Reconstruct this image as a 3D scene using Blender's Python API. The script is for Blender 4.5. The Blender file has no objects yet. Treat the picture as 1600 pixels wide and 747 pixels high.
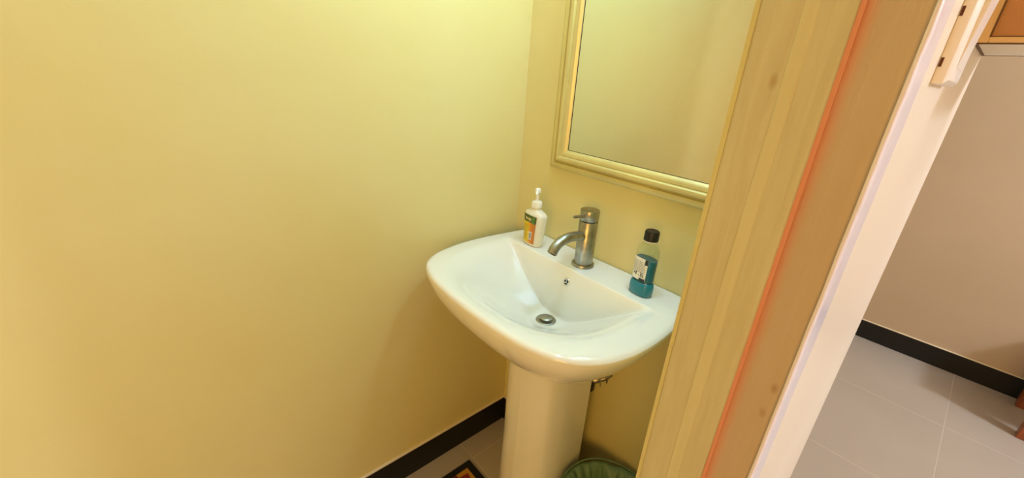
import bpy, bmesh, math, random
from mathutils import Vector, Matrix, noise
from mathutils.bvhtree import BVHTree
random.seed(7)
sc = bpy.context.scene
COL = sc.collection

# ------------------------------------------------------------------ camera
def cam_axes(yaw, pitch, roll):
    cy, sy, cp, sp = math.cos(yaw), math.sin(yaw), math.cos(pitch), math.sin(pitch)
    f = Vector((sy*cp, cy*cp, -sp)); r = Vector((cy, -sy, 0)); u = r.cross(f)
    c, s = math.cos(roll), math.sin(roll)
    return c*r + s*u, -s*r + c*u, f
CAMPOS = Vector((0.94889519, -0.89246629, 1.32))
R_, U_, F_ = cam_axes(-8.25509986e-01, 3.90727223e-01, 6.96215312e-02)
cam = bpy.data.cameras.new('camera'); cam.sensor_width = 36; cam.lens = 650.053*36/1600
cam.clip_start = 0.01
co = bpy.data.objects.new('camera', cam); COL.objects.link(co)
co.matrix_world = Matrix(((R_.x, U_.x, -F_.x, CAMPOS.x), (R_.y, U_.y, -F_.y, CAMPOS.y),
                          (R_.z, U_.z, -F_.z, CAMPOS.z), (0, 0, 0, 1)))
sc.camera = co

# ------------------------------------------------------------------ world, lights, exposure
w = bpy.data.worlds.new('world'); sc.world = w; w.use_nodes = True
w.node_tree.nodes['Background'].inputs[0].default_value = (1, .8, .6, 1)
w.node_tree.nodes['Background'].inputs[1].default_value = 0.05
sc.view_settings.view_transform = 'Standard'; sc.view_settings.look = 'None'
sc.view_settings.gamma = 1; sc.view_settings.use_curve_mapping = False
sc.view_settings.exposure = 0.0

def light(name, kind, loc, power, color, size=.1, target=None, size_y=None):
    l = bpy.data.lights.new(name, kind); l.energy = power; l.color = color
    if kind == 'AREA':
        l.size = size
        if size_y: l.shape = 'RECTANGLE'; l.size_y = size_y
    else: l.shadow_soft_size = size
    o = bpy.data.objects.new(name, l); COL.objects.link(o); o.location = loc
    if target is not None:
        o.rotation_euler = (Vector(target) - Vector(loc)).to_track_quat('-Z', 'Y').to_euler()
    return o
light('mirror_lamp', 'POINT', (.64, -.15, 1.95), 11.5, (.48, .71, 1), .04)
light('washroom_lamp', 'POINT', (.40, -.36, 2.15), 15.0, (.47, .71, 1), .08)
light('hall_lamp', 'POINT', (2.94, 1.13, 2.1), 124, (.78, .86, 1), .12)
light('warm_fill', 'AREA', (1.95, -2.75, 1.3), 29, (1, .54, .10), 1.0, (.55, 0, .6))  # added warm fill from behind the camera, no visible source

# ------------------------------------------------------------------ materials
def mat(name, color, rough=.5, metal=0, bump=0, bscale=40, var=0, vscale=3, coat=0, trans=0, ior=1.45, spec=.5, sss=0, stretch=None, vcol=None):
    m = bpy.data.materials.new(name); m.use_nodes = True
    n, L = m.node_tree.nodes, m.node_tree.links
    b = n['Principled BSDF']
    b.inputs['Base Color'].default_value = (*color, 1)
    b.inputs['Roughness'].default_value = rough; b.inputs['Metallic'].default_value = metal
    b.inputs['Coat Weight'].default_value = coat; b.inputs['Transmission Weight'].default_value = trans
    b.inputs['IOR'].default_value = ior; b.inputs['Specular IOR Level'].default_value = spec
    if sss:
        b.inputs['Subsurface Weight'].default_value = sss; b.inputs['Subsurface Scale'].default_value = .01
    tc = n.new('ShaderNodeTexCoord'); src = tc.outputs['Object']
    if stretch:
        mp = n.new('ShaderNodeMapping'); mp.inputs['Scale'].default_value = stretch
        L.new(src, mp.inputs[0]); src = mp.outputs[0]
    if var:
        t = n.new('ShaderNodeTexNoise'); t.inputs['Scale'].default_value = vscale; t.inputs['Detail'].default_value = 5
        L.new(src, t.inputs[0])
        mx = n.new('ShaderNodeMix'); mx.data_type = 'RGBA'
        c2 = vcol if vcol else tuple(c*(1-var) for c in color)
        mx.inputs['A'].default_value = (*color, 1); mx.inputs['B'].default_value = (*c2, 1)
        cr = n.new('ShaderNodeMapRange'); cr.inputs[1].default_value = .35; cr.inputs[2].default_value = .7
        L.new(t.outputs[0], cr.inputs[0]); L.new(cr.outputs[0], mx.inputs['Factor']); L.new(mx.outputs['Result'], b.inputs['Base Color'])
    if bump:
        t = n.new('ShaderNodeTexNoise'); t.inputs['Scale'].default_value = bscale; t.inputs['Detail'].default_value = 6
        L.new(src, t.inputs[0])
        bp = n.new('ShaderNodeBump'); bp.inputs['Strength'].default_value = bump; bp.inputs['Distance'].default_value = .002
        L.new(t.outputs[0], bp.inputs['Height']); L.new(bp.outputs[0], b.inputs['Normal'])
    return m

M = {}
def wallpaint(name, c, c2, rough=.42):
    """emulsion over plaster: slow mottling, trowel dents, a fine roller texture"""
    m = mat(name, c, rough)
    n, L = m.node_tree.nodes, m.node_tree.links; b = n['Principled BSDF']
    tc = next(x for x in n if x.type == 'TEX_COORD')
    def nz(scale, det=4, st=None):
        t = n.new('ShaderNodeTexNoise'); t.inputs['Scale'].default_value = scale; t.inputs['Detail'].default_value = det
        if st:
            mp = n.new('ShaderNodeMapping'); mp.inputs['Scale'].default_value = st
            L.new(tc.outputs['Object'], mp.inputs[0]); L.new(mp.outputs[0], t.inputs[0])
        else: L.new(tc.outputs['Object'], t.inputs[0])
        return t
    mx = n.new('ShaderNodeMix'); mx.data_type = 'RGBA'
    mx.inputs['A'].default_value = (*c, 1); mx.inputs['B'].default_value = (*c2, 1)
    a = nz(2.3, 3); mr = n.new('ShaderNodeMapRange'); mr.inputs[1].default_value = .35; mr.inputs[2].default_value = .7
    L.new(a.outputs[0], mr.inputs[0]); L.new(mr.outputs[0], mx.inputs['Factor']); L.new(mx.outputs['Result'], b.inputs['Base Color'])
    big = nz(3.0, 4); fine = nz(220, 3); ridge = nz(9, 6, (.35, .35, 2.2))
    ad = n.new('ShaderNodeMath'); ad.operation = 'MULTIPLY_ADD'; ad.inputs[1].default_value = .018
    L.new(fine.outputs[0], ad.inputs[0]); 
    m2 = n.new('ShaderNodeMath'); m2.operation = 'MULTIPLY_ADD'; m2.inputs[1].default_value = .25
    L.new(ridge.outputs[0], m2.inputs[0]); L.new(big.outputs[0], m2.inputs[2]); L.new(m2.outputs[0], ad.inputs[2])
    bp = n.new('ShaderNodeBump'); bp.inputs['Strength'].default_value = .8; bp.inputs['Distance'].default_value = .006
    L.new(ad.outputs[0], bp.inputs['Height']); L.new(bp.outputs[0], b.inputs['Normal'])
    return m
M['cream'] = wallpaint('cream_paint', (.75, .68, .33), (.73, .645, .28))
M['hallpaint'] = wallpaint('hall_cream_paint', (.60, .47, .33), (.56, .44, .30), .5)
M['pinkpaint'] = wallpaint('pale_pink_cream_paint', (.90, .82, .70), (.88, .78, .66), .35)
M['ceil'] = mat('ceiling_white', (.8, .78, .72), .8)

def tile_mat():
    m = mat('porcelain_floor_tile', (.47, .41, .35), .24)
    n, L = m.node_tree.nodes, m.node_tree.links; b = n['Principled BSDF']
    tc = next(x for x in n if x.type == 'TEX_COORD')
    sx = n.new('ShaderNodeSeparateXYZ'); L.new(tc.outputs['Object'], sx.inputs[0])
    def mth(op, a, v=None, v2=None):
        q = n.new('ShaderNodeMath'); q.operation = op
        L.new(a, q.inputs[0])
        if isinstance(v, float) or isinstance(v, int): q.inputs[1].default_value = v
        elif v is not None: L.new(v, q.inputs[1])
        return q.outputs[0]
    T = .5665
    ds = []
    for ax, off in ((0, .087), (1, -.217)):
        s = mth('SUBTRACT', sx.outputs[ax], off + T/2)
        s = mth('DIVIDE', s, T); s = mth('FLOORED_MODULO', s, 1.0); s = mth('SUBTRACT', s, .5)
        ds.append(mth('ABSOLUTE', s))
    d = mth('MINIMUM', ds[0], ds[1])
    mr = n.new('ShaderNodeMapRange'); mr.inputs[1].default_value = .0022; mr.inputs[2].default_value = .0032
    L.new(d, mr.inputs[0])
    nz = n.new('ShaderNodeTexNoise'); nz.inputs['Scale'].default_value = 3; nz.inputs['Detail'].default_value = 6
    L.new(tc.outputs['Object'], nz.inputs[0])
    base = n.new('ShaderNodeMix'); base.data_type = 'RGBA'
    base.inputs['A'].default_value = (.50, .44, .372, 1); base.inputs['B'].default_value = (.43, .375, .312, 1)
    L.new(nz.outputs[0], base.inputs['Factor'])
    mx = n.new('ShaderNodeMix'); mx.data_type = 'RGBA'; mx.inputs['A'].default_value = (.60, .54, .455, 1)
    L.new(base.outputs['Result'], mx.inputs['B']); L.new(mr.outputs[0], mx.inputs['Factor'])
    L.new(mx.outputs['Result'], b.inputs['Base Color'])
    bp = n.new('ShaderNodeBump'); bp.inputs['Strength'].default_value = .6; bp.inputs['Distance'].default_value = .001
    L.new(mr.outputs[0], bp.inputs['Height']); L.new(bp.outputs[0], b.inputs['Normal'])
    return m
M['tile'] = tile_mat()
M['skirting'] = mat('charcoal_skirting_tile', (.008, .008, .008), .55, var=.5, vscale=30)
M['skirtcap'] = mat('skirting_grout_bead', (.80, .70, .52), .7)
M['ceramic'] = mat('white_glazed_ceramic', (.84, .84, .76), .07, coat=.3)
M['nickel'] = mat('brushed_nickel', (.43, .43, .37), .33, 1, bump=.15, bscale=90, var=.35, vscale=60)
M['chrome'] = mat('chrome', (.75, .75, .72), .12, 1)
M['blackhole'] = mat('dark_hole', (.01, .01, .01), .6)
M['blackplastic'] = mat('black_plastic', (.006, .006, .007), .4, bump=.1, bscale=60)
M['gold'] = mat('champagne_gold_frame', (.70, .61, .27), .38, .45, bump=.12, bscale=120, stretch=(1, 1, 1), var=.12, vscale=8)
M['mirror'] = mat('mirror_glass', (.72, .76, .74), .015, 1)
M['lip'] = mat('lumpy_gloss_paint_edge', (.84, .80, .92), .24, bump=.5, bscale=45)
M['switch'] = mat('white_switch_plastic', (.86, .80, .76), .3)
M['slot'] = mat('brown_slot', (.10, .025, .012), .6)
M['lotion'] = mat('lotion_filled_plastic', (.80, .78, .64), .22, sss=.3, coat=.3)
M['pump'] = mat('white_pump_plastic', (.88, .88, .80), .25)
M['clear'] = mat('clear_plastic', (.93, .96, .90), .04, trans=1, ior=1.2)
M['teal'] = mat('teal_mouthwash', (.0, .22, .42), .06, trans=.25, ior=1.33, coat=.5)
M['tealbase'] = mat('teal_base', (.0, .22, .32), .14, coat=.5, trans=.15)
M['labelwhite'] = mat('white_label', (.82, .82, .76), .4)
M['ink'] = mat('black_ink', (.012, .02, .02), .4)
M['green'] = mat('leaf_green_print', (.13, .30, .05), .4, var=.6, vscale=220)
M['darkgreen'] = mat('dark_green_print', (.012, .018, .006), .4, var=.5, vscale=170, vcol=(.20, .28, .05))
M['bag'] = mat('green_bin_liner', (.15, .27, .16), .42, trans=.1, bump=.8, bscale=35)
M['bin'] = mat('grey_bin_plastic', (.25, .27, .25), .5)
M['orangewood'] = mat('varnished_orange_wood', (.36, .095, .03), .3, var=.35, vscale=10, stretch=(6, 6, .8))
M['cabwood'] = mat('honey_wood_panel', (.62, .30, .11), .35, var=.25, vscale=6, stretch=(1, 4, 4))
M['cabgold'] = mat('golden_wood_edge', (.86, .60, .30), .3, var=.3, vscale=14)
M['cabunder'] = mat('cream_board', (.95, .90, .78), .5)
M['cabdark'] = mat('dark_brown_edge', (.12, .055, .015), .5)
M['hose'] = mat('braided_hose', (.35, .32, .27), .35, .9)

def label_mat():
    m = mat('yellow_orange_label', (.8, .6, .05), .35)
    n, L = m.node_tree.nodes, m.node_tree.links; b = n['Principled BSDF']
    tc = next(x for x in n if x.type == 'TEX_COORD')
    sx = n.new('ShaderNodeSeparateXYZ'); L.new(tc.outputs['Object'], sx.inputs[0])
    nz = n.new('ShaderNodeTexNoise'); nz.inputs['Scale'].default_value = 90; L.new(tc.outputs['Object'], nz.inputs[0])
    a = n.new('ShaderNodeMath'); a.operation = 'MULTIPLY_ADD'; a.inputs[1].default_value = .02
    L.new(nz.outputs[0], a.inputs[0]); L.new(sx.outputs[0], a.inputs[2])
    cr = n.new('ShaderNodeValToRGB'); e = cr.color_ramp.elements
    mr = n.new('ShaderNodeMapRange'); mr.inputs[1].default_value = -.020; mr.inputs[2].default_value = .034
    L.new(a.outputs[0], mr.inputs[0]); L.new(mr.outputs[0], cr.inputs[0])
    e[0].position = 0; e[0].color = (.55, .36, .01, 1); e[1].position = 1; e[1].color = (.50, .17, .015, 1)
    for p, c in ((.2, (.72, .55, .02, 1)), (.5, (.78, .55, .02, 1)), (.68, (.72, .26, .015, 1))):
        q = e.new(p); q.color = c
    L.new(cr.outputs[0], b.inputs['Base Color'])
    return m
M['label'] = label_mat()

def jamb_mat(name, c, c2, salmon_fade=False):
    """brush-painted timber: grain, brush drag, filled knots; optional salmon tint fading away from x=0 edge"""
    m = mat(name, c, .4)
    n, L = m.node_tree.nodes, m.node_tree.links; b = n['Principled BSDF']
    tc = next(x for x in n if x.type == 'TEX_COORD')
    def nz(scale, st, det=5):
        mp = n.new('ShaderNodeMapping'); mp.inputs['Scale'].default_value = st
        L.new(tc.outputs['Object'], mp.inputs[0])
        t = n.new('ShaderNodeTexNoise'); t.inputs['Scale'].default_value = scale; t.inputs['Detail'].default_value = det
        t.inputs['Distortion'].default_value = .6
        L.new(mp.outputs[0], t.inputs[0]); return t
    g = nz(9, (9, 1, .8)); g2 = nz(30, (8, 1, .7))
    mr = n.new('ShaderNodeMapRange'); mr.inputs[1].default_value = .3; mr.inputs[2].default_value = .75
    L.new(g.outputs[0], mr.inputs[0])
    mx = n.new('ShaderNodeMix'); mx.data_type = 'RGBA'
    mx.inputs['A'].default_value = (*c, 1); mx.inputs['B'].default_value = (*c2, 1)
    L.new(mr.outputs[0], mx.inputs['Factor'])
    out = mx.outputs['Result']
    # knots
    vo = n.new('ShaderNodeTexVoronoi'); vo.inputs['Scale'].default_value = 9
    mp = n.new('ShaderNodeMapping'); mp.inputs['Scale'].default_value = (1.6, 0, .8); mp.inputs['Location'].default_value = (.31, 0, .12)
    L.new(tc.outputs['Object'], mp.inputs[0]); L.new(mp.outputs[0], vo.inputs[0])
    kr = n.new('ShaderNodeMapRange'); kr.inputs[1].default_value = .02; kr.inputs[2].default_value = .07
    L.new(vo.outputs['Distance'], kr.inputs[0])
    mk = n.new('ShaderNodeMix'); mk.data_type = 'RGBA'
    mk.inputs['A'].default_value = (c[0]*.72, c[1]*.6, c[2]*.5, 1); L.new(out, mk.inputs['B']); L.new(kr.outputs[0], mk.inputs['Factor'])
    out = mk.outputs['Result']
    if salmon_fade:
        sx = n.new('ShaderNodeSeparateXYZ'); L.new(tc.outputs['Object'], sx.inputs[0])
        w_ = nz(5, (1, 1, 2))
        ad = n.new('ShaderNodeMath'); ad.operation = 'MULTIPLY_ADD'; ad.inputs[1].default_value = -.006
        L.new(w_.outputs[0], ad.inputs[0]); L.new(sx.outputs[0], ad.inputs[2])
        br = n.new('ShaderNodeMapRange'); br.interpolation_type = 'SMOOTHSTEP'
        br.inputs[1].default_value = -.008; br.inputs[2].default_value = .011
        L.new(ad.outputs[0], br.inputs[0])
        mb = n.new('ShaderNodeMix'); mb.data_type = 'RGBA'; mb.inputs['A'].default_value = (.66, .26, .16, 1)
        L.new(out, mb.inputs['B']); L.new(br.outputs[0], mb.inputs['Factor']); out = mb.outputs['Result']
    L.new(out, b.inputs['Base Color'])
    am = n.new('ShaderNodeMath'); am.operation = 'MULTIPLY_ADD'; am.inputs[1].default_value = .5
    L.new(g2.outputs[0], am.inputs[0]); L.new(g.outputs[0], am.inputs[2])
    ak = n.new('ShaderNodeMath'); ak.operation = 'ADD'; L.new(am.outputs[0], ak.inputs[0]); L.new(kr.outputs[0], ak.inputs[1])
    bp = n.new('ShaderNodeBump'); bp.inputs['Strength'].default_value = .6; bp.inputs['Distance'].default_value = .002
    L.new(ak.outputs[0], bp.inputs['Height']); L.new(bp.outputs[0], b.inputs['Normal'])
    return m
M['jamb'] = jamb_mat('painted_jamb_timber', (.64, .60, .41), (.56, .50, .32))
M['jamblight'] = jamb_mat('painted_jamb_edge', (.67, .64, .42), (.63, .58, .36))
M['jambedge'] = jamb_mat('pale_jamb_edge', (.66, .62, .31), (.63, .58, .28))
M['jambfade'] = jamb_mat('painted_jamb_with_salmon_fade', (.55, .43, .32), (.52, .40, .28), True)
M['salmon'] = mat('salmon_strip', (.72, .32, .21), .4)  # even salmon colour for the narrow strip beside the outer casing

def mat_print():
    m = mat('printed_doormat_pile', (.4, .2, .05), .95)
    n, L = m.node_tree.nodes, m.node_tree.links; b = n['Principled BSDF']
    tc = next(x for x in n if x.type == 'TEX_COORD')
    vo = n.new('ShaderNodeTexVoronoi'); vo.inputs['Scale'].default_value = 17; L.new(tc.outputs['Object'], vo.inputs[0])
    cr = n.new('ShaderNodeValToRGB'); cr.color_ramp.interpolation = 'CONSTANT'; e = cr.color_ramp.elements
    e[0].color = (.62, .30, .03, 1); e[1].position = .85; e[1].color = (.30, .04, .03, 1)
    for p, c in ((.3, (.16, .03, .03, 1)), (.5, (.50, .33, .04, 1)), (.7, (.10, .11, .05, 1))):
        q = e.new(p); q.color = c
    sp = n.new('ShaderNodeSeparateColor'); L.new(vo.outputs['Color'], sp.inputs[0]); L.new(sp.outputs[0], cr.inputs[0])
    L.new(cr.outputs[0], b.inputs['Base Color'])
    t = n.new('ShaderNodeTexNoise'); t.inputs['Scale'].default_value = 700; L.new(tc.outputs['Object'], t.inputs[0])
    bp = n.new('ShaderNodeBump'); bp.inputs['Distance'].default_value = .002; L.new(t.outputs[0], bp.inputs['Height']); L.new(bp.outputs[0], b.inputs['Normal'])
    return m
M['matprint'] = mat_print()
M['matborder'] = mat('black_mat_border', (.006, .006, .009), .85, bump=.5, bscale=400)

# ------------------------------------------------------------------ helpers
def link(name, bm, m, parent=None, loc=(0, 0, 0), smooth=False, bevel=0, bseg=2, angle=35):
    me = bpy.data.meshes.new(name); bmesh.ops.recalc_face_normals(bm, faces=bm.faces)
    bm.to_mesh(me); bm.free()
    o = bpy.data.objects.new(name, me); COL.objects.link(o); o.location = loc
    me.materials.append(M[m] if isinstance(m, str) else m)
    if smooth or bevel:
        for p in me.polygons: p.use_smooth = True
    if bevel:
        b = o.modifiers.new('bevel', 'BEVEL'); b.width = bevel; b.segments = bseg; b.limit_method = 'ANGLE'; b.angle_limit = math.radians(40)
        b.harden_normals = True
    elif smooth and angle < 180:
        try: me.set_sharp_from_angle(angle=math.radians(angle))
        except Exception: pass
    if parent: o.parent = parent
    return o
def box(bm, x0, x1, y0, y1, z0, z1):
    v = [bm.verts.new(p) for p in ((x0, y0, z0), (x1, y0, z0), (x1, y1, z0), (x0, y1, z0), (x0, y0, z1), (x1, y0, z1), (x1, y1, z1), (x0, y1, z1))]
    for f in ((0, 3, 2, 1), (4, 5, 6, 7), (0, 1, 5, 4), (1, 2, 6, 5), (2, 3, 7, 6), (3, 0, 4, 7)): bm.faces.new([v[i] for i in f])
    return bm
def nb(): return bmesh.new()
def struct(name, bm, m, **k):
    o = link(name, bm, m, **k); o['kind'] = 'structure'; return o
def thing(name, label, cat, loc=(0, 0, 0), rz=0, group=None):
    o = bpy.data.objects.new(name, None); COL.objects.link(o); o.empty_display_size = .05
    o.location = loc; o.rotation_euler = (0, 0, rz); o['label'] = label; o['category'] = cat
    if group: o['group'] = group
    return o
def tag(o, label, cat):
    o['label'] = label; o['category'] = cat; return o
def loft(bm, rings, cap0=False, cap1=False, close=False):
    vs = [[bm.verts.new(p) for p in r] for r in rings]
    n = len(vs[0]); pairs = list(zip(vs[:-1], vs[1:])) + ([(vs[-1], vs[0])] if close else [])
    for a, b in pairs:
        for i in range(n): bm.faces.new((a[i], a[(i+1) % n], b[(i+1) % n], b[i]))
    if cap0: bm.faces.new(vs[0][::-1])
    if cap1: bm.faces.new(vs[-1])
    return vs
def lathe(bm, prof, n=40, cap0=True, cap1=True, c=(0, 0)):
    return loft(bm, [[(c[0]+r*math.cos(t*2*math.pi/n), c[1]+r*math.sin(t*2*math.pi/n), z) for t in range(n)] for r, z in prof], cap0, cap1)
def tube(bm, pts, r, n=20, caps=True):
    pts = [Vector(p) for p in pts]; rs = r if isinstance(r, (list, tuple)) else [r]*len(pts)
    rings = []; up = None
    for i, p in enumerate(pts):
        d = (pts[min(i+1, len(pts)-1)] - pts[max(i-1, 0)]).normalized()
        if up is None: up = d.orthogonal().normalized()
        up = (up - d*up.dot(d)).normalized(); s = d.cross(up)
        rings.append([p + (up*math.cos(a) + s*math.sin(a))*rs[i] for a in (k*2*math.pi/n for k in range(n))])
    loft(bm, rings, caps, caps)
def spline(P, n=8, closed=False):
    P = [Vector(p) for p in P]; out = []
    m = len(P)
    for i in range(m if closed else m-1):
        if closed: a, b, c, d = P[i-1], P[i], P[(i+1) % m], P[(i+2) % m]
        else: a, b, c, d = P[max(i-1, 0)], P[i], P[i+1], P[min(i+2, m-1)]
        for k in range(n):
            t = k/n
            out.append(.5*((2*b) + (c-a)*t + (2*a-5*b+4*c-d)*t*t + (3*b-a-3*c+d)*t**3))
    if not closed: out.append(P[-1])
    return out
def sup(a, b, e, n=48, cx=0, cy=0):
    o = []
    for k in range(n):
        t = 2*math.pi*k/n; c, s = math.cos(t), math.sin(t)
        o.append((cx + a*math.copysign(abs(c)**(2/e), c), cy + b*math.copysign(abs(s)**(2/e), s)))
    return o

# ------------------------------------------------------------------ the room
XE, YS, YN, H = 3.7, -3.3, 2.045, 2.7
struct('floor', box(nb(), -.15, XE, YS, YN+.1, -.08, 0), 'tile')
struct('ceiling', box(nb(), -.15, XE, YS, YN+.1, H, H+.08), 'ceil')
struct('wall_left', box(nb(), -.15, 0, YS, .12, 0, H), 'cream')
struct('wall_back', box(nb(), 0, .745, 0, .12, 0, H), 'cream')
struct('wall_far', box(nb(), -.15, XE, YN, YN+.1, 0, H), 'hallpaint')
struct('wall_east', box(nb(), XE, XE+.1, YS, YN+.1, 0, H), 'hallpaint')
struct('wall_south', box(nb(), -.15, XE, YS-.1, YS, 0, H), 'hallpaint')
struct('wall_west', box(nb(), -.15, 0, .12, YN, 0, H), 'hallpaint')
# partition wall between washroom and hall
struct('wall_right', box(nb(), .745, .887, -.39, .25, 0, H), 'cream')
# hall-side plaster skin with a swollen, glossy paint bead along its corner
bm = nb(); box(bm, .8870, .8890, -.390, .25, 0, H); box(bm, .8879, .8890, -.4178, -.3895, 0, H)
struct('wall_hall_side', bm, 'pinkpaint')
bm = nb(); cols = []
for iz in range(501):
    z = H*iz/500
    n1 = noise.noise(Vector((0, 0, z*6)))*.0010; n2 = noise.noise(Vector((3, 0, z*19)))*.0006
    wi = noise.noise(Vector((7, 0, z*5)))*.010 + noise.noise(Vector((7, 4, z*16)))*.004
    k = .0006*(1+noise.noise(Vector((1, 5, z*45)))); wv = n1+n2
    P = [(.8880, -.412), (.8880+wv, -.4195), (.8887+wv, -.4218-k), (.8900+wv, -.4222-k), (.8913+wv+k, -.4195), (.8917+wv+k, -.410), (.8908+wv*.6, -.385), (.8899+wv*.3, -.345+wi), (.8889, -.334+wi), (.8880, -.345)]
    cols.append([(x, y, z) for x, y in P])
loft(bm, cols, True, True)
struct('trim_4', bm, 'lip', smooth=True, angle=180)
# timber door jamb on the partition's end
def column(x0, x1, y0, y1, wav=0, seg=60, seed=0):
    bm = nb(); cs = []
    for i in range(seg+1):
        z = H*i/seg; a = noise.noise(Vector((seed, 1, z*3)))*wav; b = noise.noise(Vector((seed, 9, z*3)))*wav
        cs.append([(x0+a, y0, z), (x1+b, y0, z), (x1+b, y1, z), (x0+a, y1, z)])
    loft(bm, cs, True, True); return bm
# profile: chamfered left edge, board A, slim raised ridge, board B
bm = nb(); cs = []
for i in range(101):
    z = H*i/100
    a = noise.noise(Vector((1, 1, z*2.5)))*.0022; b = noise.noise(Vector((2, 9, z*2.2)))*.0020; c = noise.noise(Vector((4, 3, z*8)))*.0005
    cs.append([(.7600+c, -.39), (.7600+c, -.4185), (.7640+c, -.4202), (.7680+c, -.4214), (.7985+a, -.4214), (.7993+a, -.4206), (.8128+b, -.4202), (.8140+b, -.4210), (.8400, -.4212), (.8408, -.4200), (.8408, -.39)])
    cs[-1] = [(x, y, z) for x, y in cs[-1]]
loft(bm, cs, True, True)
j = struct('door_1', bm, 'jamb', smooth=True, angle=25)
# the paler left arris and the paler flat between both boards
struct('trim_1', column(.7572, .7622, -.4206, -.39, .0006, 60, 5), 'jambedge')
bm = nb(); cs = []
for i in range(101):
    z = H*i/100
    a = noise.noise(Vector((1, 1, z*2.5)))*.0022; b = noise.noise(Vector((2, 9, z*2.2)))*.0020
    cs.append([(.7990+a, -.40, z), (.7990+a, -.4212, z), (.8005+a, -.4222, z), (.8115+b, -.4218, z), (.8134+b, -.4206, z), (.8134+b, -.40, z)])
loft(bm, cs, True, True)
struct('trim_8', bm, 'jamblight', smooth=True, angle=25)
# salmon edge strip then recessed outer casing
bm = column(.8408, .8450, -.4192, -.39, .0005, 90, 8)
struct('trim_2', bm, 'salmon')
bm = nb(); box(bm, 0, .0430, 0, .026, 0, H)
struct('trim_3', bm, 'jambfade', loc=(.8448, -.4172, 0))

# skirting tiles
def skirt(name, x0, x1, y0, y1, axis, side):
    h = .106
    o = struct(name, box(nb(), x0, x1, y0, y1, .0005, h), 'skirting', bevel=.0012)
    bm = nb()
    if axis == 'y': box(bm, x0, x1-.001, y0, y1, h, h+.0035)
    else: box(bm, x0, x1, y0+.001, y1, h, h+.0035)
    struct('trim_%d' % side, bm, 'skirtcap')
skirt('baseboard_left', 0, .009, YS, 0, 'y', 5)
skirt('baseboard_back', .009, .745, -.009, 0, 'x', 6)
skirt('baseboard_far', 0, XE, YN-.010, YN, 'x', 7)

# ------------------------------------------------------------------ pedestal wash basin
X0 = .339
sink = thing('pedestal_sink', 'white glazed ceramic wash basin on a pedestal against the back wall', 'sink', (X0, 0, 0))
half_out = [(-.0, -.446), (-.085, -.443), (-.170, -.432), (-.238, -.404), (-.279, -.355), (-.300, -.290), (-.307, -.220), (-.304, -.140), (-.295, -.070), (-.286, -.022), (-.272, -.0015)]
WX, WY, YC, YB, EX = .232, .217, -.187, -.1215, 2.5
half_in = [(-WX*math.sin(t*math.pi/2/14)**(2/EX) if t else 0.0, YC - WY*math.cos(t*math.pi/2/14)**(2/EX)) for t in range(14)] + [(-WX, YC), (-WX, -.165), (-WX, -.145), (-.2245, -.133), (-.219, -.1255), (-.208, YB-.0005), (-.15, YB), (0, YB)]
half_bot = [(-.0, -.290), (-.05, -.286), (-.095, -.268), (-.122, -.235), (-.128, -.205), (-.120, -.180), (-.105, -.170), (0, -.160)]
def closed_outline(h, backflat=False):
    s = spline([(x, y, 0) for x, y in h], 8)
    l = [(p.x, p.y) for p in s]
    r = [(-x, y) for x, y in reversed(l) if abs(x) > 1e-6]
    if backflat: l = l + [(-.20, -.001), (-.1, -.001), (0, -.001), (.1, -.001), (.2, -.001)]
    return l + r
def radial(outl, c, N):
    res = []
    n = len(outl)
    for k in range(N):
        a = 2*math.pi*k/N; d = (math.cos(a), math.sin(a)); best = None
        for i in range(n):
            p, q = outl[i], outl[(i+1) % n]
            ex, ey = q[0]-p[0], q[1]-p[1]
            den = d[0]*ey - d[1]*ex
            if abs(den) < 1e-12: continue
            px, py = p[0]-c[0], p[1]-c[1]
            t = (px*ey - py*ex)/den; u = (px*d[1] - py*d[0])/den
            if t > 0 and -1e-6 <= u <= 1+1e-6 and (best is None or t > best): best = t
        res.append(best)
    return res
NB = 192; CB = (0, -.195)
rO = radial(closed_outline(half_out, True), CB, NB)
rI = radial(closed_outline(half_in), CB, NB)
rB = radial(closed_outline(half_bot), CB, NB)
def ringpts(rad, zf):
    out = []
    for k in range(NB):
        a = 2*math.pi*k/NB; r = rad[k]
        x, y = CB[0]+r*math.cos(a), CB[1]+r*math.sin(a)
        out.append((x, min(y, -.001), zf(x, y) if callable(zf) else zf))
    return out
def scaled_ring(sx, sy, z):
    out = []
    for k in range(NB):
        a = 2*math.pi*k/NB; x, y = rO[k]*math.cos(a), CB[1]+rO[k]*math.sin(a)
        out.append((x*sx, min(y*sy, -.001), z))
    return out
rings = [scaled_ring(.30, .50, .635), scaled_ring(.42, .60, .650), scaled_ring(.55, .70, .672), scaled_ring(.70, .81, .706), scaled_ring(.82, .895, .742), scaled_ring(.91, .953, .776), scaled_ring(.965, .983, .804), scaled_ring(.992, .996, .824), scaled_ring(1, 1, .836)]
def top(x, y): return .848 - .004*max(0, min(1, (abs(x)-.232)/.06))
for inset, dz in ((.001, -.007), (.004, -.0030), (.009, -.0008), (.015, 0)):
    rings.append(ringpts([r-inset for r in rO], lambda x, y, dz=dz: top(x, y)+dz))
rings.append(ringpts([(a-.015)*.5+(b*1.12)*.5 for a, b in zip(rO, rI)], top))
NS = 46; ZB = .7130
def smin(p, q, k):
    h_ = max(0, k-abs(p-q))/k
    return min(p, q) - h_*h_*k/4
def bowl(x, y, _=0):
    u = abs(x)/WX; v = max(0, (YC-y)/WY)
    rho = (u**EX + v**EX)**(1/EX)
    F = ZB + (.8440-ZB)*(math.sqrt(rho*rho+.1225)-.35)/.7095
    F = -smin(-F, -(ZB+.0045), .006)
    Bp = .8440 - (YB-y)*3.7
    t_ = top(x, y)
    return -smin(-smin(F, t_, .022), -smin(Bp, t_, .007), .010)
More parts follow.
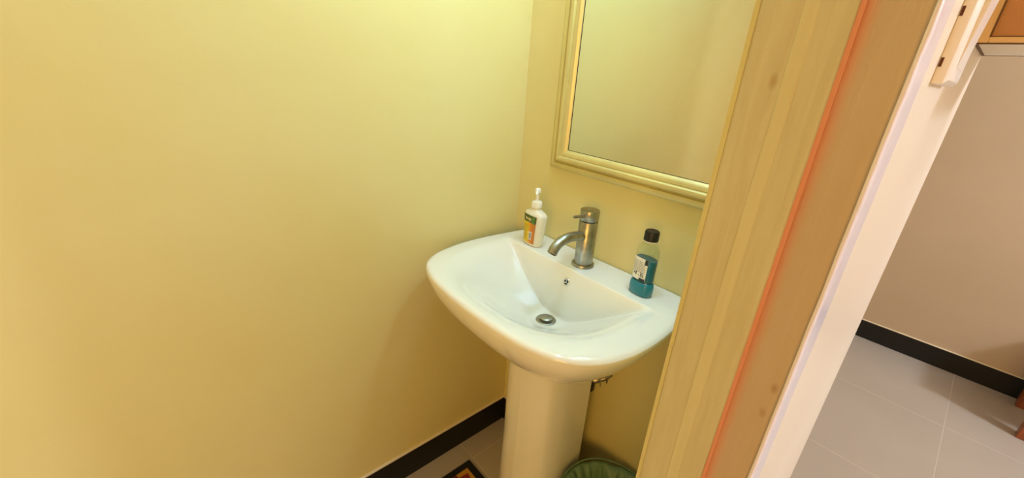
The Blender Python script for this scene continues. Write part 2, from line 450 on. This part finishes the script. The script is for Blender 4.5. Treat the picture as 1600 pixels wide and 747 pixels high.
QS = [1.13-.012*i for i in range(1, 22)]
QS += [QS[-1]*(1-(i+1)/34) for i in range(33)]
for q in QS: rings.append(ringpts([min(a_*q, b_-.017) for a_, b_ in zip(rI, rO)], bowl))
bm = nb(); loft(bm, rings, True, True)
basin_bvh = BVHTree.FromBMesh(bm)
link('basin', bm, 'ceramic', sink, smooth=True, angle=180)
# pedestal: open-backed D column
ped = [(-.101, -.085), (-.102, -.16), (-.097, -.200), (-.080, -.235), (-.045, -.2545), (0, -.2605)]
ped = [(p.x, p.y) for p in spline([(x, y, 0) for x, y in ped], 7)]
ped = ped + [(-x, y) for x, y in reversed(ped[:-1])]
inner = [(x*.88, (y+.085)*.93-.085) for x, y in reversed(ped)]
out = ped + inner
bm = nb(); rr = []
for z, s in ((0, 1.10), (.02, 1.09), (.05, 1.045), (.12, 1.015), (.30, 1.0), (.5, .995), (.665, 1.0), (.70, 1.0)):
    rr.append([(x*s, (y+.085)*s-.085, z) for x, y in out])
loft(bm, rr, True, True); link('pedestal', bm, 'ceramic', sink, smooth=True, angle=50)
# drain
hit = basin_bvh.ray_cast(Vector((0, -.19, .84)), Vector((0, 0, -1)))[0]
zd = hit.z
drain = bpy.data.objects.new('drain', None)
bm = nb(); DN = 40
lathe(bm, [(.0145, -.004), (.0150, .0012), (.0165, .0022), (.0255, .0018), (.0268, .0004), (.0268, -.004)], DN, False, False)
dr = link('drain', bm, 'nickel', sink, loc=(0, -.19, zd+.0008), smooth=True, angle=60)
bm = nb(); lathe(bm, [(.0146, -.003), (.0146, -.0008)], DN); link('drain_throat', bm, 'blackhole', dr)
bm = nb(); lathe(bm, [(.006, -.0006), (.006, .0045), (.0155, .0050), (.0165, .0070), (.0150, .0088), (.008, .0100), (.001, .0103)], DN); link('stopper', bm, 'nickel', dr, smooth=True, angle=50)
# overflow in the back wall of the bowl
h, nrm, _, _ = basin_bvh.ray_cast(Vector((.004, -.25, .8135)), Vector((0, 1, 0)))
nrm = Vector((0, -.9654, .2609))
rot = nrm.to_track_quat('Z', 'Y').to_euler()
bm = nb(); lathe(bm, [(.0068, .0002), (.0070, .0016), (.0085, .0022), (.0105, .0014), (.0110, -.001)], 36, False, False)
ov = link('overflow_ring', bm, 'chrome', sink, loc=h+nrm*.0004, smooth=True, angle=60); ov.rotation_euler = rot
bm = nb(); lathe(bm, [(.0070, .0003), (.0070, .0007)], 36); link('overflow_hole', bm, 'blackhole', ov)
bm = nb()
for k in range(3):
    a = math.radians(90+120*k); d = Vector((math.cos(a), math.sin(a), 0)); s = Vector((-d.y, d.x, 0))
    p = [d*-.0004 - s*.0010, d*.0072 - s*.0010, d*.0072 + s*.0010, d*-.0004 + s*.0010]
    v0 = [bm.verts.new(q + Vector((0, 0, .0008))) for q in p]; v1 = [bm.verts.new(q + Vector((0, 0, .0018))) for q in p]
    bm.faces.new(v1); bm.faces.new(v0[::-1])
    for i in range(4): bm.faces.new((v0[i], v0[(i+1) % 4], v1[(i+1) % 4], v1[i]))
link('overflow_spokes', bm, 'chrome', ov)

# trap and supply behind the pedestal
TR = Vector((.412-X0, -.062, .508))
bm = nb(); lathe(bm, [(.017, -.03), (.0215, -.028), (.0215, .022), (.017, .026)], 24); link('trap_cup', bm, 'blackplastic', sink, loc=TR, smooth=True)
bm = nb(); tube(bm, spline([(.012, .0, .006), (.028, .012, .012), (.040, .026, .020), (.046, .040, .030)], 6), [.0105]*6+[.0085]*7+[.0075]*6, 16); link('waste_pipe', bm, 'hose', sink, loc=TR, smooth=True)
bm = nb(); tube(bm, [(-.0, .0, .02), (-.006, .0, .10), (-.03, -.08, .135)], .012, 16); link('tail_pipe', bm, 'chrome', sink, loc=TR, smooth=True)
bm = nb()
tube(bm, spline([(.03, .02, .028), (.045, .0, .045), (.055, .01, .03), (.048, .02, .008), (.040, .03, .02), (.038, .02, .04)], 8), .0014, 8)
tube(bm, spline([(.03, .015, .03), (.038, .002, .022), (.040, .004, .002), (.036, .012, -.004)], 8), .0014, 8)
link('wire_loop', bm, 'hose', sink, loc=TR, smooth=True)

# ------------------------------------------------------------------ tap
ZT = .8482
tap = thing('basin_tap', 'brushed nickel single lever tap in the middle of the sink deck', 'tap', (.343, -.072, ZT))
bm = nb(); lathe(bm, [(.0285, 0), (.0295, .001), (.0295, .0065), (.0285, .0080), (.0245, .0085)], 48); link('base_flange', bm, 'nickel', tap, smooth=True)
bm = nb(); lathe(bm, [(.0243, .0070), (.0243, .1235), (.0236, .1245)], 48); link('body', bm, 'nickel', tap, smooth=True)
bm = nb(); lathe(bm, [(.0225, .1240), (.0225, .1275)], 40); link('gap_ring', bm, 'blackhole', tap)
bm = nb(); lathe(bm, [(.0236, .1270), (.0243, .1280), (.0243, .1525), (.0238, .1535), (.0228, .1538)], 48); link('cap', bm, 'nickel', tap, smooth=True)
bm = nb()
tube(bm, spline([(0, -.014, .084), (0, -.045, .0915), (0, -.075, .0935), (0, -.100, .0890), (0, -.1175, .0785), (0, -.1285, .0640)], 8), .0123, 28)
link('spout', bm, 'nickel', tap, smooth=True, angle=60)
bm = nb(); d = Vector((0, -.0122, -.0150)).normalized()
tube(bm, [Vector((0, -.1284, .0642)), Vector((0, -.1284, .0642))+d*.0012], .0100, 24); link('aerator', bm, 'blackhole', tap)
bm = nb(); tube(bm, [(0, -.020, .1395), (0, -.0255, .1400)], .0062, 20); tube(bm, [(0, -.022, .1398), (0, -.060, .1452), (0, -.0625, .1456)], [.0038, .0038, .0030], 18)
link('lever', bm, 'nickel', tap, smooth=True)

# ------------------------------------------------------------------ hand soap
def oval_loft(bm, spec, e=2.6, n=48, cap0=True, cap1=True):
    loft(bm, [[(x, y, z) for x, y in sup(a, b, e, n, cx)] for a, b, z, cx in spec], cap0, cap1)
soap = thing('soap_bottle', 'white pump soap bottle with yellow orange label in the sink corner', 'bottle', (.168, -.088, ZT-.0002), math.radians(-4))
bm = nb()
oval_loft(bm, [(.029, .015, 0, 0), (.0315, .0180, .003, 0), (.0325, .0195, .010, 0), (.0355, .0205, .060, .002), (.0378, .0205, .0890, .003), (.0360, .0195, .0955, .003), (.029, .0165, .1015, .0025), (.0145, .0130, .1065, .002), (.0122, .0122, .1110, .002), (.0122, .0122, .1160, .002)], 2.9)
link('bottle_body', bm, 'lotion', soap, smooth=True, angle=180)
bm = nb(); lathe(bm, [(.0128, .1135), (.0145, .1140), (.0150, .1160), (.0145, .1290), (.0130, .1310), (.0065, .1325), (.0055, .1345)], 32, c=(.002, 0))
col_ = link('pump_collar', bm, 'pump', soap, smooth=True)
bm = nb(); lathe(bm, [(.0045, .1340), (.0045, .1550)], 20, c=(.002, 0)); link('pump_stem', bm, 'pump', soap, smooth=True)
bm = nb(); lathe(bm, [(.0060, .1540), (.0080, .1560), (.0084, .1640), (.0065, .1675), (.003, .1685)], 28, c=(.002, 0))
tube(bm, spline([(.002, 0, .1610), (.011, -.010, .1625), (.019, -.018, .1605), (.022, -.021, .1570)], 5), [.0042]*10+[.0035]*5+[.003], 14)
link('pump_head', bm, 'pump', soap, smooth=True)
def patch(spec, e, u0, u1, v0, v1, nu=14, nv=14, off=.0004, yside=-1):
    """curved patch lying on the oval body's front; u in -1..1 across, v in z"""
    bm = nb(); g = []
    for j in range(nv+1):
        z = v0+(v1-v0)*j/nv
        for (a0, b0, z0, c0), (a1, b1, z1, c1) in zip(spec[:-1], spec[1:]):
            if z0 <= z <= z1: t = (z-z0)/(z1-z0); break
        a, b, cx = a0+(a1-a0)*t, b0+(b1-b0)*t, c0+(c1-c0)*t
        row = []
        for i in range(nu+1):
            u = u0+(u1-u0)*i/nu
            y = (b*(1-abs(u)**e)**(1/e)+off)*yside
            row.append(bm.verts.new((cx+a*u, y, z)))
        g.append(row)
    for j in range(nv):
        for i in range(nu): bm.faces.new((g[j][i], g[j][i+1], g[j+1][i+1], g[j+1][i]))
    return bm
sp = [(.0315, .0180, .003, 0), (.0325, .0195, .010, 0), (.0355, .0205, .060, .002), (.0378, .0205, .089, .003), (.036, .0195, .0955, .003)]
lab = link('label', patch(sp, 2.9, -.90, .66, .009, .0925, off=.0005), 'label', soap, smooth=True); lab['label'] = 'yellow and orange label with dark green top'
link('label_band', patch(sp, 2.9, -.90, .66, .0720, .0925, off=.0008), 'darkgreen', lab, smooth=True)
for u0, u1, v0, v1 in ((.24, .54, .070, .089), (-.86, -.66, .074, .089)):
    link('leaf_print', patch(sp, 2.9, u0, u1, v0, v1, off=.0010), 'green', lab, smooth=True)
bm = nb()
for k, (u0, u1, v0, v1) in enumerate([(-.50, -.38, .077, .0855), (-.34, -.24, .078, .0835), (-.20, -.10, .078, .0835), (-.06, .02, .0765, .0835), (.06, .14, .078, .0845)]):
    q = patch(sp, 2.9, u0, u1, v0, v1, 2, 2, off=.0010); me = bpy.data.meshes.new('t'); q.to_mesh(me); q.free(); bm.from_mesh(me); bpy.data.meshes.remove(me)
link('script_lettering', bm, mat('cream_print', (.75, .65, .35), .4), lab)
bm = nb()
for k in range(9):
    v = .060-.0052*k
    q = patch(sp, 2.9, -.62, (-.05 if k < 4 else -.18) - random.random()*.12, v, v+.0012, 6, 1, off=.0009); me = bpy.data.meshes.new('t'); q.to_mesh(me); q.free(); bm.from_mesh(me); bpy.data.meshes.remove(me)
link('fine_print', bm, mat('ochre_print', (.35, .22, .01), .4), lab)
bc = link('barcode', patch(sp, 2.9, .02, .36, .020, .045, off=.0010), 'labelwhite', lab, smooth=True)
bm = nb()
for k in range(9):
    v = .0235+.0021*k
    q = patch(sp, 2.9, .08, .30, v, v+(.0008 if k % 3 else .0014), 3, 1, off=.0014); me = bpy.data.meshes.new('t'); q.to_mesh(me); q.free(); bm.from_mesh(me); bpy.data.meshes.remove(me)
link('barcode_bars', bm, 'ink', lab)

# ------------------------------------------------------------------ mouthwash
mw = thing('mouthwash_bottle', 'teal mouthwash bottle with black cap on the right of the sink deck', 'bottle', (.521, -.075, ZT-.0002), math.radians(-6))
foot = [(.0255, .0165, 0, 0), (.0285, .0195, .0025, 0), (.0290, .0200, .018, 0), (.0280, .0190, .028, 0), (.0255, .0172, .0335, 0)]
bm = nb(); oval_loft(bm, foot, 2.5); link('foot', bm, 'tealbase', mw, smooth=True, angle=180)
body = [(.0250, .0168, .033, 0), (.0256, .0170, .045, 0), (.0262, .0168, .085, 0), (.0262, .0165, .100, 0)]
bm = nb(); oval_loft(bm, [(a-.0009, b-.0009, z, c) for a, b, z, c in [(.0250, .0168, .032, 0)]+body[1:3]+[(.0263, .0167, .0900, 0)]], 2.7); link('liquid', bm, 'teal', mw, smooth=True, angle=50)
bm = nb(); shell = body+[(.0255, .0163, .1080, 0), (.0225, .0155, .1170, 0), (.0170, .0140, .1250, 0), (.0125, .0120, .1300, 0), (.0115, .0115, .1330, 0), (.0115, .0115, .1360, 0)]
loft(bm, [[(x, y, z) for x, y in sup(a, b, 2.7, 48)] for a, b, z, c in shell] + [[(x, y, z) for x, y in sup(a-.0007, b-.0007, 2.7, 48)] for a, b, z, c in reversed(shell)], close=True)
link('bottle_shell', bm, 'clear', mw, smooth=True, angle=180)
bm = nb(); lathe(bm, [(.0142, .1315), (.0150, .1320), (.0150, .1345), (.0142, .1350)], 32); link('neck_ring', bm, 'pump', mw, smooth=True)
bm = nb(); N = 48
loft(bm, [[((r+(.0004 if t % 2 else 0)*f)*math.cos(t*2*math.pi/N), (r+(.0004 if t % 2 else 0)*f)*math.sin(t*2*math.pi/N), z) for t in range(N)] for r, z, f in ((.0148, .1345, 0), (.0160, .1350, 1), (.0156, .1550, 1), (.0148, .1570, 0), (.0120, .1576, 0), (.0115, .1568, 0))], True, True)
link('cap', bm, 'blackplastic', mw, smooth=True, angle=40)
lw = link('label', patch(body, 2.7, -.90, .62, .040, .093, off=.0006), 'labelwhite', mw, smooth=True); lw['label'] = 'white label with black print'
def multi(name, rects, m, off=.0010, sp_=body, e=2.7, parent=lw):
    bm = nb()
    for u0, u1, v0, v1 in rects:
        q = patch(sp_, e, u0, u1, v0, v1, 4, 1, off=off); me = bpy.data.meshes.new('t'); q.to_mesh(me); q.free(); bm.from_mesh(me); bpy.data.meshes.remove(me)
    return link(name, bm, m, parent)
random.seed(3)
R = []
for k in range(8):
    v = .0835-.0036*k; u = -.78
    while u < .42:
        l = random.uniform(.06, .22)
        R.append((u, min(u+l, .46), v, v+.0011)); u += l+.06
multi('fine_print', R, 'ink')
multi('black_block', [(.02, .60, .0385, .0455)], 'ink', .0011)
multi('black_corner', [(.34, .62, .080, .093)], 'ink', .0011)
multi('square_marks', [(.10, .40, .0485, .0500), (.10, .16, .0485, .0590), (.34, .40, .0485, .0560), (.20, .30, .0530, .0560), (.16, .34, .0580, .0590), (-.42, -.30, .0500, .0580), (-.62, -.50, .0520, .0560), (-.10, -.04, .050, .053)], 'ink', .0011)

# ------------------------------------------------------------------ mirror
mr_ = thing('wall_mirror', 'rectangular mirror in a reeded champagne gold frame above the sink', 'mirror', (.14, 0, 1.0648))
W, HM = .585, .80
fprof = [(0, .001), (0, .018), (.002, .0205), (.006, .0225), (.0115, .0235), (.0165, .0220), (.0185, .0185), (.0195, .0180), (.0215, .0225), (.0250, .0265), (.0300, .0280), (.0345, .0265), (.0370, .0225), (.0382, .0205), (.0400, .0215), (.0440, .0205), (.0500, .0160), (.0540, .0125), (.0552, .0110), (.0552, .001)]
bm = nb()
rings = []
for cx, cz, sx, sz in ((0, 0, 1, 1), (W, 0, -1, 1), (W, HM, -1, -1), (0, HM, 1, -1)):
    rings.append([(cx+sx*d, -h_, cz+sz*d) for d, h_ in fprof])
vs = [[bm.verts.new(p) for p in r] for r in rings]
for a in range(4):
    A, B = vs[a], vs[(a+1) % 4]
    for i in range(len(fprof)): bm.faces.new((A[i], A[(i+1) % len(fprof)], B[(i+1) % len(fprof)], B[i]))
link('mirror_frame', bm, 'gold', mr_, smooth=True, angle=28)
link('mirror_glass', box(nb(), .0546, W-.0546, -.0105, -.0015, .0546, HM-.0546), 'mirror', mr_)
bm = nb(); t = .0009
for x0, x1, z0, z1 in ((.0550, W-.0550, .0550, .0550+t), (.0550, W-.0550, HM-.0550-t, HM-.0550), (.0550, .0550+t, .0550, HM-.0550), (W-.0550-t, W-.0550, .0550, HM-.0550)): box(bm, x0, x1, -.0116, -.0104, z0, z1)
link('mirror_rebate', bm, 'blackhole', mr_)

# ------------------------------------------------------------------ waste bin with green liner
bn = thing('waste_bin', 'round waste bin with a green liner, between pedestal and partition', 'bin', (.594, -.152, 0))
BR, BH = .128, .262
bm = nb(); lathe(bm, [(.092, .0), (.095, .004), (BR-.006, BH-.01), (BR-.003, BH-.004), (BR-.006, BH-.004), (.092, .010), (.02, .008)], 48); link('bin_body', bm, 'bin', bn, smooth=True)
bm = nb(); NL = 240; rings = []
prof = [(BR+.010, .150, 1.0), (BR+.011, .175, .9), (BR+.010, .200, .8), (BR+.009, .225, .6), (BR+.007, .245, .4), (BR+.005, .258, .2), (BR+.001, .266, .12), (BR-.007, .267, .15), (BR-.014, .260, .35), (BR-.020, .245, .6), (BR-.026, .225, .85), (BR-.034, .20, 1), (BR-.05, .16, 1.1), (.06, .11, 1.1), (.03, .07, .6), (.006, .06, .1)]
for r, z, f in prof:
    row = []
    for k in range(NL):
        a = 2*math.pi*k/NL; c, s = math.cos(a), math.sin(a)
        nz = abs(noise.noise(Vector((c*3.2, s*3.2, z*4))))*-.026 + abs(noise.noise(Vector((c*7+9, s*7, z*9))))*.018 + abs(noise.noise(Vector((c*15, s*15+4, z*6))))*.006
        rr_ = r + nz*f + (.004*f if r > BR-.005 else -.004*f)
        if r > BR: rr_ = min(max(rr_, BR+.001), BR+.013)
        else: rr_ = min(rr_, BR-.006)
        row.append((rr_*c, rr_*s, z + noise.noise(Vector((c*3, s*3, 5)))*.005*(1 if f < .5 else 1.6) + abs(noise.noise(Vector((c*8, s*8, 2))))*.004))
    rings.append(row)
loft(bm, rings, False, True)
lo = link('bin_liner', bm, 'bag', bn, smooth=True, angle=180); lo['label'] = 'crumpled green plastic liner'
bm = nb()
tube(bm, spline([(BR*math.cos(a)*1.03, BR*math.sin(a)*1.03, BH+.008+.003*math.sin(3*a)) for a in [k*2*math.pi/24 for k in range(24)]], 4, True), .0022, 8, False)
link('liner_hem', bm, 'bag', bn, smooth=True, angle=180)

# ------------------------------------------------------------------ doormat with a notch for the pedestal
dm = thing('doormat', 'black bordered doormat with a red and yellow print by the pedestal', 'mat', (.088, -.232, 0))
def outline_prism(bm, pts, z0, z1):
    a = [bm.verts.new((x, y, z0)) for x, y in pts]; b = [bm.verts.new((x, y, z1)) for x, y in pts]
    bm.faces.new(a[::-1]); bm.faces.new(b)
    for i in range(len(pts)): bm.faces.new((a[i], a[(i+1) % len(pts)], b[(i+1) % len(pts)], b[i]))
    return bm
link('mat_border', outline_prism(nb(), [(0, 0), (.128, 0), (.128, -.055), (.374, -.055), (.374, 0), (.50, 0), (.50, -.36), (0, -.36)], .0005, .006), 'matborder', dm, bevel=.0015)
link('mat_print', outline_prism(nb(), [(.024, -.026), (.104, -.026), (.104, -.079), (.398, -.079), (.398, -.026), (.476, -.026), (.476, -.336), (.024, -.336)], .0055, .0072), 'matprint', dm)

# ------------------------------------------------------------------ switch on the hall side of the partition
sw = thing('light_switch', 'white rocker light switch on the pale hall side of the partition', 'light switch', (.889, -.276, 1.332))
bm = nb()
loft(bm, [[(0, 0, 0), (0, .120, 0), (0, .120, .120), (0, 0, .120)],
          [(.0085, 0, 0), (.0085, .120, 0), (.0085, .120, .120), (.0085, 0, .120)],
          [(.0125, .006, .004), (.0125, .114, .004), (.0125, .114, .116), (.0125, .006, .116)]], True, True)
link('switch_plate', bm, 'switch', sw, bevel=.0008)
bm = nb()
v = [bm.verts.new(p) for p in ((.0120, .022, .016), (.0120, .092, .016), (.0120, .092, .098), (.0120, .022, .098), (.0128, .022, .016), (.0128, .092, .016), (.0185, .092, .098), (.0185, .022, .098))]
for f in ((0, 3, 2, 1), (4, 5, 6, 7), (0, 1, 5, 4), (1, 2, 6, 5), (2, 3, 7, 6), (3, 0, 4, 7)): bm.faces.new([v[i] for i in f])
link('rocker', bm, 'switch', sw, bevel=.0004)
for z in (.016, .061):
    link('mounting_slot', box(nb(), .0006, .0030, -.0004, .001, z, z+.0085), 'slot', sw)

# ------------------------------------------------------------------ wall cabinet
cb = thing('wall_cabinet', 'small golden wood wall cabinet with cream underside fixed beside the switch', 'cabinet', (.8895, .010, 1.392))
CW, CD, CH = .24, .238, .32
link('case', box(nb(), .004, CW, .008, CD, .003, CH), 'cabgold', cb)
link('bottom_board', box(nb(), .0035, CW, .006, CD, 0, .0035), 'cabunder', cb)
bm = nb()
box(bm, .000, .0035, .004, CD, -.0004, .006); box(bm, .0, CW, CD-.003, CD+.001, -.0006, .004); box(bm, .0035, CW, .003, .0065, -.0006, .003)
link('edge_strip', bm, 'cabdark', cb)
fr = link('front_frame', box(box(nb(), 0, .0125, -.001, .010, .001, CH), .0125, CW, -.001, .010, .001, .0090), 'cabgold', cb, bevel=.001)
bm = nb(); box(bm, .0115, .0133, -.0016, .0085, .0080, CH); box(bm, .0130, CW, -.0016, .0085, .0080, .0093)
link('frame_bead', bm, 'cabdark', fr)
bm = nb(); box(bm, .0014, .0024, -.0016, .002, .004, CH); link('frame_groove', bm, 'cabdark', fr)
link('front_panel', box(nb(), .0115, CW, .004, .012, .0088, CH), 'cabwood', cb)

# ------------------------------------------------------------------ wooden bench at the far wall
be = thing('wooden_stool', 'low orange varnished wooden stool standing by the far hall wall', 'stool', (1.430, 1.66, 0))
for x in (0, .30):
    for y in (0, .29):
        link('leg', box(nb(), x, x+.045, y, y+.045, 0, .34), 'orangewood', be, bevel=.003)
link('seat', box(nb(), -.01, .355, -.01, .345, .34, .362), 'orangewood', be, bevel=.004)
for y in (.008, .298): link('rail', box(nb(), .0445, .3005, y, y+.028, .290, .3395), 'orangewood', be)
for x in (.008, .308): link('rail', box(nb(), x, x+.028, .0445, .2905, .290, .3395), 'orangewood', be)
